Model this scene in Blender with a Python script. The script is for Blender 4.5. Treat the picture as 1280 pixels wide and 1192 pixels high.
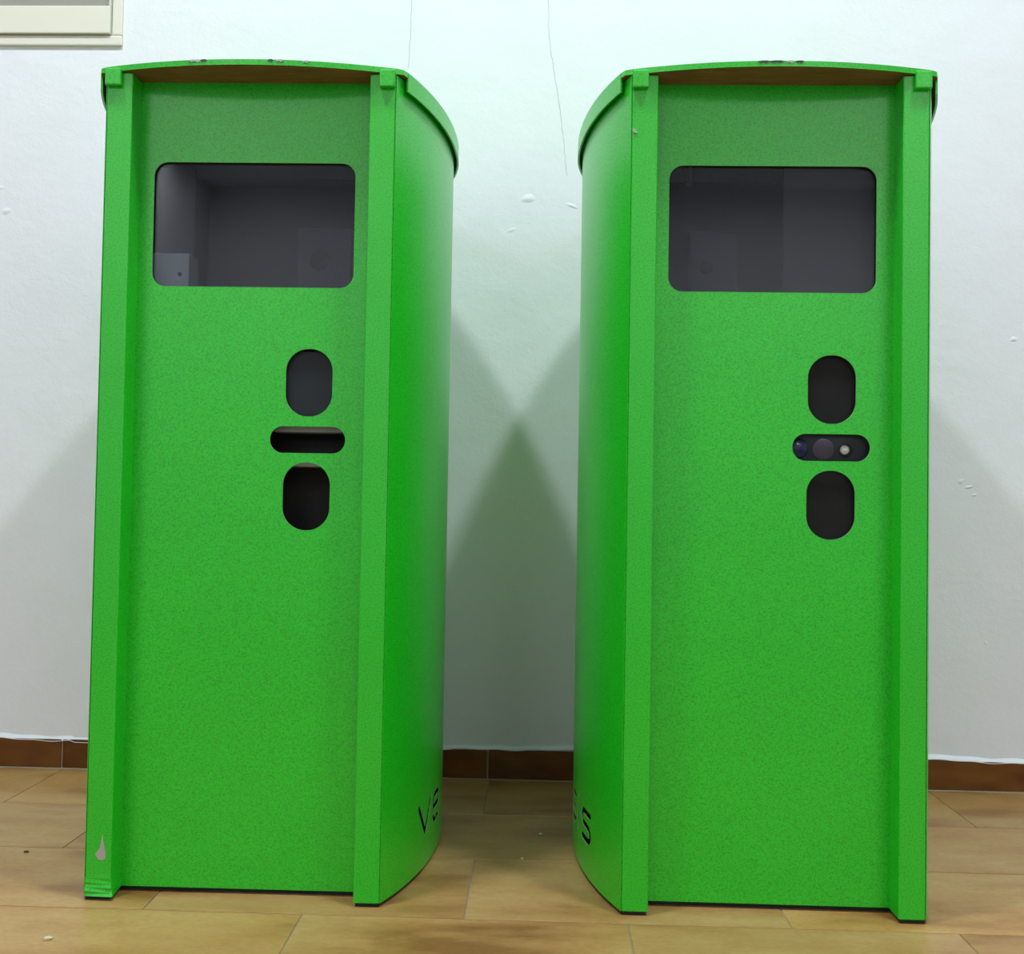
import bpy, bmesh, math, random
from mathutils import Vector, Matrix
random.seed(7)
for o in list(bpy.data.objects): bpy.data.objects.remove(o, do_unlink=True)
SC = bpy.context.scene
COL = SC.collection

# ------------------------------------------------------------------ camera
YAW, PITCH, ROLL, FPX = 0.0294, 0.0271, 0.0169, 1210.0
fw = Vector((-math.sin(YAW)*math.cos(PITCH), math.cos(YAW)*math.cos(PITCH), math.sin(PITCH)))
rt = Vector((math.cos(YAW), math.sin(YAW), 0)); up = rt.cross(fw)
r2 = rt*math.cos(ROLL)+up*math.sin(ROLL); u2 = up*math.cos(ROLL)-rt*math.sin(ROLL)
cam = bpy.data.cameras.new('camera'); co = bpy.data.objects.new('camera', cam); COL.objects.link(co)
m = Matrix((r2, u2, -fw)).transposed().to_4x4(); m.translation = Vector((0, -1.3867, 0.5784))
co.matrix_world = m
cam.sensor_fit = 'HORIZONTAL'; cam.sensor_width = 36; cam.lens = FPX/1280*36
cam.clip_start = 0.05
SC.camera = co

# ------------------------------------------------------------------ light
world = bpy.data.worlds.new('world'); SC.world = world; world.use_nodes = True
bg = world.node_tree.nodes['Background']
bg.inputs['Color'].default_value = (0.93, 0.97, 1.0, 1); bg.inputs['Strength'].default_value = 0.12

def area(name, loc, target, sx, sy, power, col=(0.95, 1.0, 0.99)):
    l = bpy.data.lights.new(name, 'AREA'); l.shape = 'RECTANGLE'; l.size = sx; l.size_y = sy
    l.energy = power; l.color = col
    o = bpy.data.objects.new(name, l); COL.objects.link(o); o.location = loc
    o.rotation_euler = (Vector(target)-Vector(loc)).to_track_quat('-Z', 'Y').to_euler()
    return o
for lx in (-1.035, 0.94):                                    # the pair of lamps above the kiosks
    area('ceiling_lamp', (lx, -0.69, 3.75), (lx, -0.69, 0), 0.18, 0.36, 65, (0.87, 0.97, 1.0))
for lx in (-2.6, 2.5):                                      # unseen soft fill lights behind the camera, added to brighten the kiosk fronts
    area('soft_fill_panel', (lx, -6.9, 3.9), (lx, -6.9, 0), 1.8, 1.8, 74, (0.97, 0.97, 1.0))

vs = SC.view_settings
vs.view_transform = 'Standard'; vs.look = 'None'; vs.exposure = 0.14; vs.gamma = 1.0; vs.use_curve_mapping = False

# ------------------------------------------------------------------ materials
def mat(name, col, rough=0.5, metal=0.0, spec=0.5):
    mt = bpy.data.materials.new(name); mt.use_nodes = True
    b = mt.node_tree.nodes['Principled BSDF']
    b.inputs['Base Color'].default_value = (*col, 1); b.inputs['Roughness'].default_value = rough
    b.inputs['Metallic'].default_value = metal; b.inputs['Specular IOR Level'].default_value = spec
    return mt, mt.node_tree.nodes, mt.node_tree.links, b
def noise(n, l, vec, scale, detail=2, rough=0.5):
    t = n.new('ShaderNodeTexNoise'); t.inputs['Scale'].default_value = scale
    t.inputs['Detail'].default_value = detail; t.inputs['Roughness'].default_value = rough
    l.new(vec, t.inputs['Vector']); return t.outputs['Fac']
def ramp(n, l, fac, stops):
    r = n.new('ShaderNodeValToRGB'); e = r.color_ramp.elements
    while len(e) < len(stops): e.new(0.5)
    for i, (p, c) in enumerate(stops):
        e[i].position = p; e[i].color = (*c, 1)
    l.new(fac, r.inputs['Fac']); return r.outputs['Color']
def mix(n, l, a, b, fac, mode='MIX'):
    x = n.new('ShaderNodeMix'); x.data_type = 'RGBA'; x.blend_type = mode
    for v, s in ((a, x.inputs[6]), (b, x.inputs[7]), (fac, x.inputs[0])):
        if hasattr(v, 'links'): l.new(v, s)
        else: s.default_value = v
    return x.outputs[2]
def bump(n, l, b, h, strength, dist):
    x = n.new('ShaderNodeBump'); x.inputs['Strength'].default_value = strength
    x.inputs['Distance'].default_value = dist; l.new(h, x.inputs['Height'])
    l.new(x.outputs['Normal'], b.inputs['Normal'])
def objcoord(n, l, scale=(1, 1, 1), rnd=False):
    tc = n.new('ShaderNodeTexCoord'); mp = n.new('ShaderNodeMapping')
    mp.inputs['Scale'].default_value = scale
    l.new(tc.outputs['Object'], mp.inputs['Vector'])
    if rnd:
        oi = n.new('ShaderNodeObjectInfo'); cm = n.new('ShaderNodeCombineXYZ'); mu = n.new('ShaderNodeMath')
        mu.operation = 'MULTIPLY'; mu.inputs[1].default_value = 37.0
        l.new(oi.outputs['Random'], mu.inputs[0])
        for i in range(3): l.new(mu.outputs[0], cm.inputs[i])
        l.new(cm.outputs[0], mp.inputs['Location'])
        return mp.outputs[0], oi.outputs['Random']
    return mp.outputs[0]

# green textured powder coat with fine dark speckle
GREEN, n, l, b = mat('green_powder_coat', (0.006, 0.52, 0.008), 0.45)
v = objcoord(n, l)
sp = ramp(n, l, noise(n, l, v, 420, 2, 0.6), [(0.32, (0.004, 0.37, 0.005)), (0.50, (0.006, 0.56, 0.009)), (0.72, (0.010, 0.63, 0.014))])
cl = ramp(n, l, noise(n, l, v, 5, 3), [(0.3, (0.93, 0.93, 0.93)), (0.7, (1, 1, 1))])
l.new(mix(n, l, sp, cl, 1.0, 'MULTIPLY'), b.inputs['Base Color'])
bump(n, l, b, noise(n, l, v, 500, 2), 0.08, 0.0006)
b.inputs['Coat Weight'].default_value = 1.0; b.inputs['Specular IOR Level'].default_value = 0.3; b.inputs['Coat Roughness'].default_value = 0.35; b.inputs['Coat IOR'].default_value = 1.5

CUT, *_ = mat('bare_cut_edge', (0.30, 0.46, 0.28), 0.45, 0.2)
STEEL, *_ = mat('bare_steel', (0.45, 0.46, 0.43), 0.45, 0.4)
CHIPD, *_ = mat('dark_primer', (0.05, 0.06, 0.05), 0.6)
RAW, n, l, b = mat('raw_brown_board', (0.30, 0.16, 0.05), 0.7)
v = objcoord(n, l, (6, 30, 30)); l.new(ramp(n, l, noise(n, l, v, 3, 4), [(0.3, (0.15, 0.08, 0.026)), (0.7, (0.24, 0.13, 0.045))]), b.inputs['Base Color'])
BLACK, *_ = mat('black_rubber', (0.006, 0.006, 0.006), 0.7)
INNER, *_ = mat('dark_inside', (0.004, 0.004, 0.004), 0.8)
SLATE, *_ = mat('slate_plastic', (0.018, 0.024, 0.030), 0.5, 0, 0.25)
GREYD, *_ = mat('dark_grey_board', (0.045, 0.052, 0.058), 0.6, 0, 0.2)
CHAR, *_ = mat('charcoal_plastic', (0.010, 0.011, 0.011), 0.6, 0, 0.2)
BROWNG, *_ = mat('brown_grey_plastic', (0.050, 0.043, 0.040), 0.5, 0, 0.25)
GREYP, *_ = mat('pale_grey_bracket', (0.48, 0.53, 0.55), 0.5)
SOFTG, *_ = mat('light_grey_plastic', (0.36, 0.42, 0.46), 0.45)
MAUVE, *_ = mat('mauve_lens', (0.065, 0.055, 0.085), 0.4, 0, 0.3)
BLUEL, *_ = mat('blue_lens', (0.003, 0.010, 0.06), 0.15)
WHITEL, *_ = mat('white_led_dome', (0.55, 0.58, 0.58), 0.3)

GLASS = bpy.data.materials.new('tinted_glass'); GLASS.use_nodes = True
n, l = GLASS.node_tree.nodes, GLASS.node_tree.links; n.clear()
out = n.new('ShaderNodeOutputMaterial'); tr = n.new('ShaderNodeBsdfTransparent'); gl = n.new('ShaderNodeBsdfGlossy'); fr = n.new('ShaderNodeFresnel'); ms = n.new('ShaderNodeMixShader')
tr.inputs['Color'].default_value = (0.80, 0.83, 0.86, 1); gl.inputs['Roughness'].default_value = 0.0; fr.inputs['IOR'].default_value = 1.5
l.new(fr.outputs[0], ms.inputs[0]); l.new(tr.outputs[0], ms.inputs[1]); l.new(gl.outputs[0], ms.inputs[2]); l.new(ms.outputs[0], out.inputs[0])

WALL, n, l, b = mat('white_plaster', (0.74, 0.78, 0.80), 0.75, 0, 0.25)
v = objcoord(n, l)
l.new(ramp(n, l, noise(n, l, v, 2.2, 5, 0.6), [(0.3, (0.755, 0.775, 0.82)), (0.7, (0.80, 0.815, 0.86))]), b.inputs['Base Color'])
ad = n.new('ShaderNodeMath'); ad.operation = 'MULTIPLY_ADD'; ad.inputs[1].default_value = 0.15
l.new(noise(n, l, v, 260, 3), ad.inputs[0]); l.new(noise(n, l, v, 14, 4, 0.55), ad.inputs[2])
bump(n, l, b, ad.outputs[0], 0.22, 0.008)
CRACK, *_ = mat('crack_grey', (0.50, 0.53, 0.55), 0.9)

TILE, n, l, b = mat('ochre_floor_tile', (0.4, 0.27, 0.1), 0.32)
v, rnd = objcoord(n, l, (1.0, 3.0, 1.0), True)
c1 = ramp(n, l, noise(n, l, v, 3.2, 5, 0.55), [(0.32, (0.23, 0.112, 0.032)), (0.45, (0.38, 0.215, 0.075)), (0.60, (0.45, 0.29, 0.115)), (0.75, (0.34, 0.185, 0.06))])
c2 = ramp(n, l, noise(n, l, v, 90, 4, 0.7), [(0.35, (0.86, 0.84, 0.80)), (0.65, (1.04, 1.03, 1.02))])
c3 = ramp(n, l, rnd, [(0.0, (0.94, 0.93, 0.95)), (1.0, (1.08, 1.04, 0.94))])
l.new(mix(n, l, mix(n, l, c1, c2, 1.0, 'MULTIPLY'), c3, 1.0, 'MULTIPLY'), b.inputs['Base Color'])
bump(n, l, b, noise(n, l, v, 40, 4), 0.12, 0.001)
PALEG, *_ = mat('pale_grout', (0.30, 0.24, 0.16), 0.9)
GROUT, *_ = mat('grey_grout', (0.26, 0.20, 0.13), 0.9)
SKIRT, n, l, b = mat('brown_skirting_tile', (0.2, 0.08, 0.02), 0.45, 0, 0.25)
v, rnd = objcoord(n, l, (1, 1, 3), True)
l.new(ramp(n, l, noise(n, l, v, 7, 4), [(0.3, (0.085, 0.026, 0.004)), (0.55, (0.14, 0.050, 0.008)), (0.8, (0.19, 0.080, 0.016))]), b.inputs['Base Color'])
CREAM, *_ = mat('cream_paint', (0.74, 0.71, 0.62), 0.45)
FROST, *_ = mat('grey_frosted_glass', (0.30, 0.295, 0.26), 0.35)
CRUMB, *_ = mat('plaster_crumb', (0.62, 0.55, 0.38), 0.9)
DARKC, *_ = mat('dark_crumb', (0.06, 0.04, 0.025), 0.9)

# ------------------------------------------------------------------ mesh helpers
def link(name, me, parent=None, loc=None):
    o = bpy.data.objects.new(name, me); COL.objects.link(o)
    if parent: o.parent = parent
    if loc: o.location = loc
    return o
def mesh(name, verts, faces, mats, idx=None, smooth=None, parent=None, loc=None):
    me = bpy.data.meshes.new(name); me.from_pydata(verts, [], faces)
    for mt in (mats if isinstance(mats, (list, tuple)) else [mats]): me.materials.append(mt)
    if idx: me.polygons.foreach_set('material_index', idx)
    if smooth is not None:
        me.polygons.foreach_set('use_smooth', smooth if isinstance(smooth, list) else [smooth]*len(me.polygons))
    me.update(); return link(name, me, parent, loc)
def tag(o, label=None, cat=None, kind=None, group=None):
    for k, v in (('label', label), ('category', cat), ('kind', kind), ('group', group)):
        if v: o[k] = v
    return o
def empty(name, loc, rz=0):
    o = bpy.data.objects.new(name, None); COL.objects.link(o); o.location = loc; o.rotation_euler.z = rz
    o.empty_display_size = 0.1; return o
def bm_obj(name, bm, mats, parent=None, loc=None, smooth=False):
    bmesh.ops.recalc_face_normals(bm, faces=bm.faces)
    me = bpy.data.meshes.new(name); bm.to_mesh(me); bm.free()
    for mt in (mats if isinstance(mats, (list, tuple)) else [mats]): me.materials.append(mt)
    if smooth: me.polygons.foreach_set('use_smooth', [True]*len(me.polygons))
    return link(name, me, parent, loc)
def box_bm(x0, x1, y0, y1, z0, z1, bev=0.0, seg=2, bm=None):
    bm = bm or bmesh.new()
    mtx = Matrix.Translation(((x0+x1)/2, (y0+y1)/2, (z0+z1)/2)) @ Matrix.Diagonal((x1-x0, y1-y0, z1-z0, 1))
    r = bmesh.ops.create_cube(bm, size=1, matrix=mtx)
    if bev: bmesh.ops.bevel(bm, geom=list({e for vv in r['verts'] for e in vv.link_edges}), offset=bev, segments=seg, affect='EDGES', profile=0.6)
    return bm
def box(name, x0, x1, y0, y1, z0, z1, mt, parent=None, bev=0.0, seg=2):
    return bm_obj(name, box_bm(x0, x1, y0, y1, z0, z1, bev, seg), mt, parent)
def disc(name, c, r, depth, mt, parent, dome=0.0, seg=32):
    """disc facing -Y, slightly domed, with rounded rim"""
    prof = [(r, 0), (r, -depth*0.6), (r*0.93, -depth), (r*0.6, -depth-dome*0.6), (r*0.25, -depth-dome*0.95)]
    vs_, fs = [], []
    for (rr, yy) in prof:
        for k in range(seg):
            a = 2*math.pi*k/seg; vs_.append((c[0]+rr*math.cos(a), c[1]+yy, c[2]+rr*math.sin(a)))
    for i in range(len(prof)-1):
        for k in range(seg):
            fs.append((i*seg+k, i*seg+(k+1) % seg, (i+1)*seg+(k+1) % seg, (i+1)*seg+k))
    q = len(vs_); vs_.append((c[0], c[1]-depth-dome, c[2]))
    for k in range(seg): fs.append((4*seg+k, 4*seg+(k+1) % seg, q))
    return mesh(name, vs_, fs, mt, smooth=True, parent=parent)

# ------------------------------------------------------------------ the setting
WY = 0.66
TL, TW, X0, Y0 = 0.4525, 0.22625, -0.0962, -0.0269
floor = box('floor', -3.6, 3.6, -9.0, WY+0.1, -0.06, -0.0016, GROUT); tag(floor, kind='structure')
for nm, b_ in (('wall_left', (-3.7, -3.6, -9.0, WY, -0.0016, 4.0)), ('wall_right', (3.6, 3.7, -9.0, WY, -0.0016, 4.0)), ('ceiling', (-3.7, 3.7, -9.0, WY, 4.0, 4.1)), ('wall_front', (-3.7, 3.7, -9.1, -9.0, -0.0016, 4.0))):
    tag(box(nm, *b_, WALL), kind='structure')
wall = box('wall_back', -3.6, 3.6, WY, WY+0.12, -0.0016, 4.0, WALL); tag(wall, kind='structure')

tile_me = None
for r in range(-7, 3):
    for k in range(-5, 6):
        cx = X0 + TL*k + (TL/2 if r % 2 == 0 else 0.0) - 0.0
        # row 0 (behind line 0) has a joint at X0: tile centres lie half a tile off it
        if tile_me is None:
            t = bm_obj('tile', box_bm(-TL/2+0.0009, TL/2-0.0009, -TW/2+0.0009, TW/2-0.0009, -0.008, 0, 0.0014, 2), TILE)
            tile_me = t.data
        else: t = link('tile', tile_me)
        t.parent = floor
        t.location = (cx, Y0+TW*(r+0.5), random.uniform(-0.0004, 0))
        t.rotation_euler = (random.uniform(-.0006, .0006), random.uniform(-.0004, .0004), random.uniform(-.001, .001))

base = box('baseboard_back', -3.6, 3.6, WY-0.0035, WY, -0.001, 0.058, PALEG); tag(base, kind='structure')
sk_me = None
for k in range(-8, 9):
    if sk_me is None:
        t = bm_obj('tile', box_bm(-TL/2+0.0016, TL/2-0.0016, -0.0015, 0.005, 0.001, 0.0605, 0.0012, 2), SKIRT); sk_me = t.data
    else: t = link('tile', sk_me)
    t.parent = base; t.location = (-0.101+TL*(k+0.5), WY-0.004, random.uniform(-.001, .001))
    t.rotation_euler.y = random.uniform(-.002, .002)
# uneven paint edge running over the top of the skirting tiles
def edge_z(x):
    return 0.0605 + 0.0022*math.sin(x*9.1+1.3) + 0.0014*math.sin(x*31.7) + 0.0009*math.sin(x*83+2) - (0.004 if -0.99 < x < -0.94 else 0)
vs_, fs = [], []
N = 720
for i in range(N+1):
    x = -3.6+7.2*i/N; z = edge_z(x)
    vs_ += [(x, WY-0.0058, z), (x, WY-0.0060, z+0.0010), (x, WY-0.0035, z+0.0032), (x, WY+0.001, z+0.012), (x, WY+0.001, z)]
for i in range(N):
    for j in range(5):
        a, c = i*5+j, i*5+(j+1) % 5; fs.append((a, c, c+5, a+5))
mesh('paint_edge', vs_, fs, WALL, smooth=True, parent=wall)

vs_, fs = [], []                                             # pale bead of grout where wall and floor meet
for i in range(361):
    x = -3.6+7.2*i/360; w = 0.0035+0.0012*math.sin(x*13)+0.0008*math.sin(x*47)
    vs_ += [(x, WY-0.0045-w, -0.001), (x, WY-0.0045-w*0.8, 0.0007), (x, WY-0.005, 0.0016), (x, WY, 0.0016), (x, WY, -0.001)]
for i in range(360):
    for j in range(5):
        a, c = i*5+j, i*5+(j+1) % 5; fs.append((a, c, c+5, a+5))
mesh('grout_bead', vs_, fs, PALEG, smooth=False, parent=base)

# plaster blisters and hairline cracks in the wall
def blister(x, z, rx, rz, h, tilt=0.0):
    vs_, fs = [], []; R, S = 6, 16
    for i in range(R+1):
        q = i/R
        for k in range(S):
            a = 2*math.pi*k/S; j = 1+0.10*math.sin(2*a+x*50)+0.07*math.sin(3*a+z*70)
            px, pz = rx*q*j*math.cos(a), rz*q*j*math.sin(a)
            vs_.append((x+px*math.cos(tilt)-pz*math.sin(tilt), WY-0.34*h*(1-q*q)**1.5+0.0002, z+px*math.sin(tilt)+pz*math.cos(tilt)))
    for i in range(R):
        for k in range(S): fs.append((i*S+k, (i+1)*S+k, (i+1)*S+(k+1) % S, i*S+(k+1) % S))
    mesh('plaster_blister', vs_, fs, WALL, smooth=True, parent=wall)
for a in ((-0.036, 1.228, .020, .010, .005, .2), (0.058, 1.213, .016, .005, .004, -.3), (-1.165, 1.192, .016, .008, .004, .3), (-1.18, 1.243, .012, .006, .003, .2),
          (0.985, 0.939, .010, .006, .0045, 0), (0.878, 0.640, .008, .006, .004, .6), (0.894, 0.628, .011, .004, .005, .2), (0.905, 0.612, .006, .004, .004, .2),
          (-0.05, 0.405, .010, .005, .003, .3), (-0.02, 0.28, .006, .004, .0025, 0), (-0.07, 1.16, .014, .006, .0025, 0.4),
          (0.93, 0.305, .004, .006, .003, 0)): blister(*a)
def crack(pts, w=0.0009):
    vs_, fs = [], []
    P = []
    for (a, b_) in zip(pts[:-1], pts[1:]):
        for i in range(12): 
            t = i/12; P.append((a[0]+(b_[0]-a[0])*t+random.uniform(-.0012, .0012), a[1]+(b_[1]-a[1])*t))
    for (x, z) in P: vs_ += [(x-w*random.uniform(.3, .6), WY-0.0004, z), (x, WY-0.0007, z), (x+w*random.uniform(.3, .6), WY-0.0004, z)]
    for i in range(len(P)-1):
        fs += [(i*3, i*3+1, i*3+4, i*3+3), (i*3+1, i*3+2, i*3+5, i*3+4)]
    mesh('hairline_crack', vs_, fs, CRACK, parent=wall)
crack([(-0.291, 1.72), (-0.294, 1.60), (-0.298, 1.50)]); crack([(-0.003, 1.72), (0.004, 1.57), (0.016, 1.50), (0.036, 1.37), (0.047, 1.27)])

# window at the top left: cream casing, sash rail and grey pane
win = empty('window_1', (-1.62, WY, 1.553)); tag(win, kind='structure')
WX0, WX1, WZ0, WZ1 = -2.30, -0.920, 1.553, 2.45
def frame(name, x0, x1, z0, z1, w, yf, mt, bev=0.003):
    bm = bmesh.new()
    box_bm(x0, x1, yf, WY+0.01, z0, z0+w, bev, 2, bm); box_bm(x0, x1, yf, WY+0.01, z1-w, z1, bev, 2, bm)
    box_bm(x0, x0+w, yf, WY+0.01, z0+w, z1-w, bev, 2, bm); box_bm(x1-w, x1, yf, WY+0.01, z0+w, z1-w, bev, 2, bm)
    o = bm_obj(name, bm, mt); o.parent = win; o.matrix_parent_inverse = Matrix.Translation(win.location).inverted(); return o
frame('casing', WX0, WX1, WZ0, WZ1, 0.022, WY-0.006, CREAM)
bm = bmesh.new()
sx0, sx1, sz0, sz1 = WX0+0.023, WX1-0.0245, WZ0+0.024, WZ1-0.024
box_bm(sx0, sx1, WY-0.012, WY+0.008, sz0, sz0+0.060, 0.002, 2, bm); box_bm(sx0, sx1, WY-0.012, WY+0.008, sz1-0.06, sz1, 0.002, 2, bm)
box_bm(sx0, sx0+0.02, WY-0.0115, WY+0.008, sz0+0.06, sz1-0.06, 0.002, 2, bm); box_bm(sx1-0.003, sx1, WY-0.0115, WY+0.008, sz0+0.06, sz1-0.06, 0.001, 2, bm)
o = bm_obj('sash', bm, CREAM); o.parent = win; o.matrix_parent_inverse = Matrix.Translation(win.location).inverted()
o = box('pane', sx0+0.018, sx1-0.002, WY-0.004, WY+0.004, sz0+0.055, sz1-0.055, FROST); o.parent = win; o.matrix_parent_inverse = Matrix.Translation(win.location).inverted()

# ------------------------------------------------------------------ kiosks
A_, C_, BF, BR = 0.272, 0.28, 0.45, 0.33          # plan: barrel-shaped sheet behind a flat front
def hull(off=0.0, y_start=0.001, n=900):
    """dense plan polyline: right front edge -> round the back -> left front edge"""
    a, bf, br = A_+off, BF+off, BR+off
    y0 = y_start
    t0 = math.asin((C_-y0)/bf)
    half = []
    for i in range(n+1):
        t = -t0 + (t0+math.pi/2)*i/n
        half.append((a*math.cos(t), C_+(bf if t < 0 else br)*math.sin(t)))
    return half+[(-x, y) for (x, y) in reversed(half[:-1])]
def arc_table(P):
    s = [0.0]
    for a, b_ in zip(P[:-1], P[1:]): s.append(s[-1]+math.hypot(b_[0]-a[0], b_[1]-a[1]))
    return s
def sample(P, S, s):
    import bisect
    i = min(max(bisect.bisect_right(S, s)-1, 0), len(P)-2)
    t = (s-S[i])/max(S[i+1]-S[i], 1e-9)
    x = P[i][0]+(P[i+1][0]-P[i][0])*t; y = P[i][1]+(P[i+1][1]-P[i][1])*t
    dx, dy = P[min(i+2, len(P)-1)][0]-P[max(i-1, 0)][0], P[min(i+2, len(P)-1)][1]-P[max(i-1, 0)][1]
    d = math.hypot(dx, dy); return x, y, dy/d, -dx/d          # outward normal
def segd(px, py, a, b_):
    vx, vy = b_[0]-a[0], b_[1]-a[1]; t = max(0, min(1, ((px-a[0])*vx+(py-a[1])*vy)/(vx*vx+vy*vy+1e-12)))
    return math.hypot(px-a[0]-vx*t, py-a[1]-vy*t)
# letter strokes in a unit cell (x right, y up), height 1
LET = {
 'V': [[(0.0, 1.0), (0.60, 0.06)], [(0.60, 0.06), (1.2, 1.0)]],
 'e': [[(0.06, 0.54), (0.86, 0.54), (0.94, 0.62), (0.94, 0.82), (0.80, 0.94), (0.20, 0.94), (0.06, 0.80), (0.06, 0.20), (0.20, 0.06), (0.88, 0.06)]],
 's': [[(0.98, 0.94), (0.22, 0.94), (0.08, 0.82), (0.08, 0.66), (0.20, 0.54), (0.82, 0.50), (0.98, 0.38), (0.98, 0.18), (0.84, 0.06), (0.06, 0.06)]],
 'i': [[(0.0, 0.06), (0.0, 0.88)], [(0.0, 1.2), (0.0, 1.21)]],
}
LH, LZ, LW = 0.046, 0.057, 0.0045
def lettering(word):
    segs = []
    for ch, s0, sgn, wd in word:
        for st in LET[ch]:
            for a, b_ in zip(st[:-1], st[1:]):
                segs.append(((s0+sgn*a[0]*wd, LZ+a[1]*LH), (s0+sgn*b_[0]*wd, LZ+b_[1]*LH)))
    return segs

def body_shell(parent, word_fn):
    P = hull(); S = arc_table(P); T = S[-1]
    segs = lettering(word_fn(T))
    lo = min(min(a[0], b_[0]) for a, b_ in segs)-0.006; hi = max(max(a[0], b_[0]) for a, b_ in segs)+0.006
    ss = [T*i/110 for i in range(111)]
    ss = [s for s in ss if not lo < s < hi]+[lo+(hi-lo)*i/round((hi-lo)/0.0008) for i in range(round((hi-lo)/0.0008)+1)]
    ss = sorted(set(ss))
    zlo, zhi = LZ-0.006, LZ+LH*1.22+0.006
    zz = [0.006, 0.03, zlo]+[zlo+(zhi-zlo)*i/round((zhi-zlo)/0.0008) for i in range(1, round((zhi-zlo)/0.0008)+1)]+[0.25, 0.5, 0.75, 1.0, 1.1, 1.199]
    smp = [sample(P, S, s) for s in ss]; nz = len(zz); TH = 0.0010
    verts, faces, idx, sm = [], [], [], []
    for k in (0, 1):
        for (x, y, nx, ny) in smp:
            for z in zz: verts.append((x-nx*TH*k, y-ny*TH*k, z))
    off = len(smp)*nz
    hole = set()
    for i in range(len(ss)-1):
        sc = (ss[i]+ss[i+1])/2
        if not lo < sc < hi: continue
        for j in range(nz-1):
            zc = (zz[j]+zz[j+1])/2
            if zlo < zc < zhi and any(segd(sc, zc, a, b_) < LW for a, b_ in segs): hole.add((i, j))
    def rim(a, b_, mi=1):
        q = len(verts); verts.extend([verts[a], verts[b_], verts[b_+off], verts[a+off]])
        faces.append((q, q+1, q+2, q+3)); idx.append(mi); sm.append(False)
    ni = len(ss)-1
    for i in range(ni):
        for j in range(nz-1):
            if (i, j) in hole: continue
            a, b_, c, d = i*nz+j, (i+1)*nz+j, (i+1)*nz+j+1, i*nz+j+1
            faces.append((a, b_, c, d)); idx.append(0); sm.append(True)
            faces.append((a+off, d+off, c+off, b_+off)); idx.append(2); sm.append(True)
            for (ii, jj, p, q) in ((i-1, j, d, a), (i+1, j, b_, c), (i, j-1, a, b_), (i, j+1, c, d)):
                if (ii, jj) in hole: rim(q, p)
                elif ii < 0 or ii >= ni or jj < 0 or jj >= nz-1: rim(q, p, 0)
    return mesh('body_shell', verts, faces, [GREEN, CUT, INNER], idx, sm, parent)

def rrect(x0, x1, z0, z1, r, seg=10):
    P = []
    for (cx, cz, a0) in ((x1-r, z1-r, 0), (x0+r, z1-r, 90), (x0+r, z0+r, 180), (x1-r, z0+r, 270)):
        for i in range(seg+1):
            a = math.radians(a0+90*i/seg); P.append((cx+r*math.cos(a), cz+r*math.sin(a)))
    return P
def pierced(name, outer, holes, y0, y1, mats, parent):
    """flat sheet from y0 (front) to y1 with openings; walls of the openings use material 1"""
    bm = bmesh.new(); loops = []; es = []
    for P in [outer]+holes:
        vv = [bm.verts.new((x, y0, z)) for x, z in P]; loops.append(vv)
        es += [bm.edges.new((vv[i], vv[(i+1) % len(vv)])) for i in range(len(vv))]
    bmesh.ops.triangle_fill(bm, edges=es, use_beauty=True, use_dissolve=False)
    front = list(bm.faces)
    back = {}
    for vv in loops:
        for v_ in vv: back[v_] = bm.verts.new((v_.co.x, y1, v_.co.z))
    for f in front:
        f.normal_update()
        if f.normal.y > 0: f.normal_flip()
        bm.faces.new([back[v_] for v_ in reversed(f.verts)])
    for li, vv in enumerate(loops):
        for i in range(len(vv)):
            a, c = vv[i], vv[(i+1) % len(vv)]
            f = bm.faces.new((a, c, back[c], back[a])); f.material_index = 1 if li else 0
    return bm_obj(name, bm, mats, parent)

def post(parent, side, dent=False):
    prof = [(0.1746, 0.036), (0.1746, 0.0018), (0.1752, 0.0006), (0.1764, 0.0), (0.2102, 0.0), (0.2114, 0.0006), (0.2121, 0.0018), (0.2170, 0.012), (0.2270, 0.036)]
    zz = [0.006, 0.010, 0.014, 0.018, 0.022, 0.026, 0.031, 0.037, 0.06, 0.10, 0.4, 0.8, 1.199]
    vs_, fs = [], []; n_ = len(prof)
    for z in zz:
        for (x, y) in prof:
            px, py = x, y
            if dent and z < 0.036 and y < 0.01:
                q = (0.036-z)/0.03
                py -= 0.0035*q*(0.5+0.5*math.sin(z*520+x*60)); px += (-0.004 if x < 0.19 else 0.0006)*q*q
            vs_.append((side*px, py, z))
    for i in range(len(zz)-1):
        for j in range(n_):
            a, b_ = i*n_+j, i*n_+(j+1) % n_; fs.append((a, b_, b_+n_, a+n_))
    fs += [tuple(range(n_)), tuple(range((len(zz)-1)*n_, len(zz)*n_))]
    bm = bmesh.new(); V = [bm.verts.new(v_) for v_ in vs_]
    for f in fs: bm.faces.new([V[k] for k in f])
    return bm_obj('post', bm, GREEN, parent)

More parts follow.
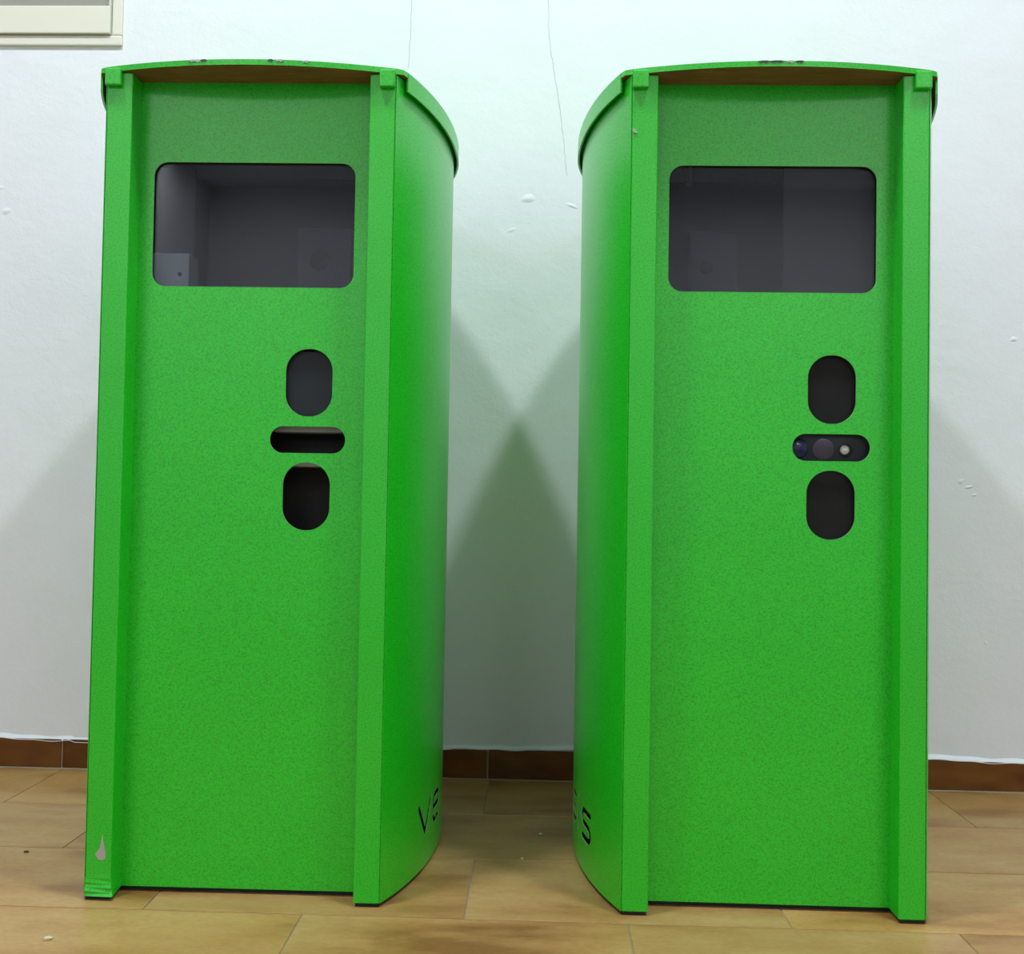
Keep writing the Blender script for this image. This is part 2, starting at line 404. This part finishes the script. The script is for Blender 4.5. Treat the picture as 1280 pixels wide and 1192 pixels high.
def lid(parent):
    Z0, Z1 = 1.2005, 1.2085
    H = hull(0.008, 0.004, 70)
    # front edge bows out past the posts
    front = []
    xa = H[-1][0]; 
    for i in range(1, 40):
        q = -1+2*i/40; front.append((-xa*q*-1 if False else abs(xa)*q, 0.004-0.031*(1-q*q)))
    out = H+front
    bm = bmesh.new()
    lo = [bm.verts.new((x, y, Z0)) for x, y in out]; hi = [bm.verts.new((x, y, Z1)) for x, y in out]
    fb = bm.faces.new(lo); ft = bm.faces.new(hi); fb.material_index = 1
    for i in range(len(out)): 
        j = (i+1) % len(out); bm.faces.new((lo[i], lo[j], hi[j], hi[i]))
    bmesh.ops.bevel(bm, geom=[e for e in bm.edges if e.verts[0].co.z > Z1-1e-5 and e.verts[1].co.z > Z1-1e-5], offset=0.0015, segments=2, affect='EDGES')
    L = bm_obj('lid', bm, [GREEN, RAW], parent)
    # flange hanging down around the sides and the back
    P = hull(0.0085, 0.014, 90)
    vs_, fs = [], []; n_ = len(P); S = arc_table(P)
    prof = [(0.0, 1.1800), (0.0, 1.2070), (-0.0012, 1.2088), (-0.003, 1.2088), (-0.003, 1.1800)]
    for i, s in enumerate(S):
        x, y, nx, ny = sample(P, S, s)
        for (o_, z) in prof: vs_.append((x+nx*o_, y+ny*o_, z))
    for i in range(n_-1):
        for j in range(5):
            a, b_ = i*5+j, i*5+(j+1) % 5; fs.append((a, a+5, b_+5, b_))
    fs += [(0, 1, 2, 3, 4), tuple(range((n_-1)*5, n_*5))[::-1]]
    bm = bmesh.new(); V = [bm.verts.new(v_) for v_ in vs_]
    for f in fs: bm.faces.new([V[k] for k in f])
    f_ = bm_obj('flange', bm, GREEN, L)
    me = f_.data; me.polygons.foreach_set('use_smooth', [True]*len(me.polygons)); me.set_sharp_from_angle(angle=math.radians(25))
    return L

def chip(name, c, pts, mt, parent, depth=0.0004, ax='y'):
    """thin scab of bare metal lying on a face that looks to -Y"""
    n_ = len(pts); vs_ = [(c[0]+x, c[1]-depth, c[2]+z) for x, z in pts]+[(c[0]+x*1.06, c[1]+0.0008, c[2]+z*1.06) for x, z in pts]
    fs = [tuple(range(n_))]+[(i, i+n_, (i+1) % n_+n_, (i+1) % n_) for i in range(n_)]
    return mesh(name, vs_, fs, mt, parent=parent)

def kiosk(loc, rz, label, word_fn, kind):
    K = empty('kiosk', loc, rz); tag(K, label, 'kiosk', group='two green kiosks by the wall')
    body_shell(K, word_fn)
    for s in (-1, 1):
        post(K, s, kind == 'L' and s == -1)
        box('foot', *sorted((s*0.178, s*0.212)), 0.003, 0.04, 0.0, 0.0075, BLACK, K, 0.001)
        box('lid_hook', *sorted((s*0.1895, s*0.2125)), -0.0085, 0.0006, 1.1785, 1.2035, GREEN, K, 0.0022, 3)
    # plinth
    P = [(x, y) for x, y in hull(-0.010, 0.042, 40)]
    bm = bmesh.new(); lo = [bm.verts.new((x, y, 0)) for x, y in P]; hi = [bm.verts.new((x, y, 0.012)) for x, y in P]
    bm.faces.new(lo); bm.faces.new(hi)
    for i in range(len(P)): j = (i+1) % len(P); bm.faces.new((lo[i], lo[j], hi[j], hi[i]))
    bm_obj('plinth', bm, BLACK, K)
    WIN = (-0.153, 0.1495, 0.8935, 1.0805); S1 = (0.052, 0.1217, 0.7017, 0.8022); S2 = (0.0303, 0.1424, 0.6474, 0.6868); S3 = (0.0512, 0.1212, 0.5333, 0.6335)
    pierced('front_panel', [(-0.1746, 0.0075), (0.1746, 0.0075), (0.1746, 1.2005), (-0.1746, 1.2005)],
            [rrect(*WIN, 0.021), rrect(*S1, 0.0335), rrect(*S2, 0.0192), rrect(*S3, 0.0335)], 0.035, 0.0372, [GREEN, CUT], K)
    # window glass with the hollow behind it
    g = box('window_pane', -0.163, 0.160, 0.0395, 0.0425, 0.884, 1.090, GLASS, K); g['label'] = 'dark tinted glass pane'
    bm = bmesh.new()
    for b_ in ((-0.17, 0.167, 0.150, 0.154, 0.876, 1.098), (-0.17, -0.167, 0.0375, 0.15, 0.876, 1.098), (0.164, 0.167, 0.0375, 0.15, 0.876, 1.098),
               (-0.167, 0.164, 0.0375, 0.15, 0.876, 0.880), (-0.167, 0.164, 0.0375, 0.15, 1.094, 1.098)): box_bm(*b_, 0, 2, bm)
    bm_obj('screen_housing', bm, CHAR, K)
    bm = bmesh.new()
    for b_ in ((0.02, 0.152, 0.110, 0.114, 0.52, 0.815), (0.016, 0.02, 0.0375, 0.114, 0.52, 0.815), (0.152, 0.156, 0.0375, 0.114, 0.52, 0.815)): box_bm(*b_, 0, 2, bm)
    bm_obj('slot_housing', bm, INNER, K)
    if kind == 'L':
        bm = bmesh.new(); box_bm(-0.166, -0.107, 0.062, 0.064, 0.886, 0.950, 0.0008, 1, bm); box_bm(-0.109, -0.107, 0.062, 0.10, 0.886, 0.950, 0.0005, 1, bm)
        br = bm_obj('bracket', bm, GREYP, K); disc('screw', (-0.121, 0.062, 0.918), 0.0035, 0.001, CHAR, br, 0.0005, 16)
        box('side_board', -0.166, -0.110, 0.090, 0.094, 0.886, 1.09, GREYD, K, 0.001)
        mo = box('reflected_square', 0.040, 0.128, 0.128, 0.15, 0.905, 1.010, GREYD, K, 0.003)  # plate and dark disc modelled to stand for a room reflection in the glass
        disc('reflected_disc', (0.078, 0.128, 0.957), 0.016, 0.002, INNER, mo, 0.0)
        # upper window plate, grey roller behind the slot, grey ledge behind the lower opening
        box('reader_plate', 0.046, 0.1275, 0.043, 0.0455, 0.693, 0.80, SLATE, K, 0.001)
        box('slot_tray', 0.0265, 0.146, 0.060, 0.10, 0.680, 0.6915, SOFTG, K, 0.003)
        box('paper_ledge', 0.046, 0.127, 0.058, 0.095, 0.628, 0.642, SOFTG, K, 0.002)
        box('slot_backing', 0.0265, 0.146, 0.1, 0.102, 0.53, 0.67, BLACK, K)
    else:
        mo = box('reflected_square', -0.108, -0.034, 0.128, 0.15, 0.910, 1.010, GREYD, K, 0.003)  # same room reflection, shaped as a plate and disc behind this pane
        disc('reflected_disc', (-0.082, 0.128, 0.952), 0.010, 0.002, INNER, mo, 0.0)
        box('side_board', 0.020, 0.163, 0.060, 0.064, 0.884, 1.092, BROWNG, K, 0.001)
        bm = bmesh.new(); box_bm(-0.130, -0.1265, 0.0445, 0.052, 1.060, 1.088, 0.0008, 1, bm); box_bm(-0.1265, -0.119, 0.0445, 0.052, 1.053, 1.0565, 0.0008, 1, bm); box_bm(-0.1225, -0.118, 0.0445, 0.052, 1.0565, 1.088, 0.0008, 1, bm)
        bm_obj('cable_clip', bm, BLACK, K)
        box('reader_plate', 0.046, 0.1275, 0.043, 0.0455, 0.693, 0.812, CHAR, K, 0.001)
        sb = box('sensor_bar', 0.0265, 0.146, 0.046, 0.06, 0.641, 0.690, SLATE, K, 0.003)
        disc('lens', (0.040, 0.046, 0.666), 0.0155, 0.002, BLUEL, sb, 0.003)
        disc('lens', (0.0780, 0.046, 0.6645), 0.0162, 0.0015, MAUVE, sb, 0.0015)
        disc('lens_ring', (0.1098, 0.046, 0.6640), 0.0105, 0.001, BLACK, sb, 0.0)
        disc('indicator_lamp', (0.1085, 0.045, 0.6645), 0.0066, 0.003, WHITEL, sb, 0.002)
        box('reader_plate', 0.046, 0.127, 0.043, 0.0455, 0.527, 0.638, CHAR, K, 0.001)
    L = lid(K)
    # knocks in the paint along the front edge of the lid
    spots = ((-0.075, STEEL, 0.010), (0.035, CHIPD, 0.004), (0.048, STEEL, 0.006), (0.085, STEEL, 0.005), (-0.062, CHIPD, 0.005)) if kind == 'L' else ((-0.03, CHIPD, 0.008), (-0.012, CHIPD, 0.010), (0.006, STEEL, 0.006), (0.02, CHIPD, 0.006))
    for (x, mt, w) in spots:
        q = x/0.222; y = 0.004-0.031*(1-q*q)
        P_ = [(-w, 0.0012), (-w*0.5, -0.0008), (0, 0.0002), (w*0.4, -0.0016), (w, 0.001), (w*0.6, 0.0024), (-w*0.4, 0.0022)]
        chip('paint_chip', (x, y+0.0004, 1.2064), P_, mt, L, 0.0012)
    if kind == 'L':
        c = chip('paint_chip', (-0.1895, 0.0, 0.066), [(-0.0085, -0.001), (-0.004, -0.008), (0.002, -0.0095), (0.0062, -0.007), (0.0066, 0.001), (0.0045, 0.010), (0.0022, 0.020), (0.0012, 0.028), (0.0002, 0.021), (-0.0016, 0.010), (-0.0048, 0.004)], STEEL, K, 0.0003)
        c['label'] = 'bare grey metal where the paint has chipped off'
    else:
        chip('paint_chip', (-0.2085, 0.0, 1.118), [(-0.003, -0.001), (0, -0.0035), (0.004, -0.004), (0.003, 0), (-0.001, 0.004), (-0.003, 0.003)], CUT, K, 0.0014)
    return K
kiosk((-0.432, 0.0, 0), 0.0046, 'left green kiosk with bare metal chip at the foot of its post',
      lambda T: [('V', 0.124, 1, 0.050), ('e', 0.203, 1, 0.050)], 'L')
kiosk((0.336, -0.0008, 0), -0.0015, 'right green kiosk with round lens discs showing in its middle slot',
      lambda T: [('s', T-0.168, 1, 0.052), ('i', T-0.197, 1, 0.05), ('s', T-0.279, 1, 0.052)], 'R')

# ------------------------------------------------------------------ crumbs on the floor
def crumb(name, x, y, s, mt, label, st=(1, 1, 0.6), rz=0.0):
    bm = bmesh.new(); bmesh.ops.create_icosphere(bm, subdivisions=2, radius=1)
    for v_ in bm.verts:
        k = 1+random.uniform(-.28, .22); v_.co = Vector((v_.co.x*st[0]*s*k, v_.co.y*st[1]*s*k, (v_.co.z*k+0.8)*st[2]*s))
        v_.co.z = max(v_.co.z, 0)
    o = bm_obj(name, bm, mt, None, (x, y, 0)); o.rotation_euler.z = rz; tag(o, label, 'crumb'); return o
crumb('plaster_crumb', -0.632, -0.127, 0.0032, CRUMB, 'pale crumb on the floor in front of the left kiosk', (2.1, .8, .7), 0.5)
crumb('dirt_speck', -0.823, 0.175, 0.0028, DARKC, 'dark speck on the floor left of the left kiosk', (1.6, 1, .5))
crumb('plaster_crumb', 0.010, 0.325, 0.0026, CRUMB, 'pale crumb on the floor between the kiosks, nearer the wall', (1.3, 1, .6))
crumb('plaster_crumb', -0.02, 0.205, 0.0024, CRUMB, 'pale crumb on the floor between the kiosks, nearer the camera', (1.0, 1.4, .7))
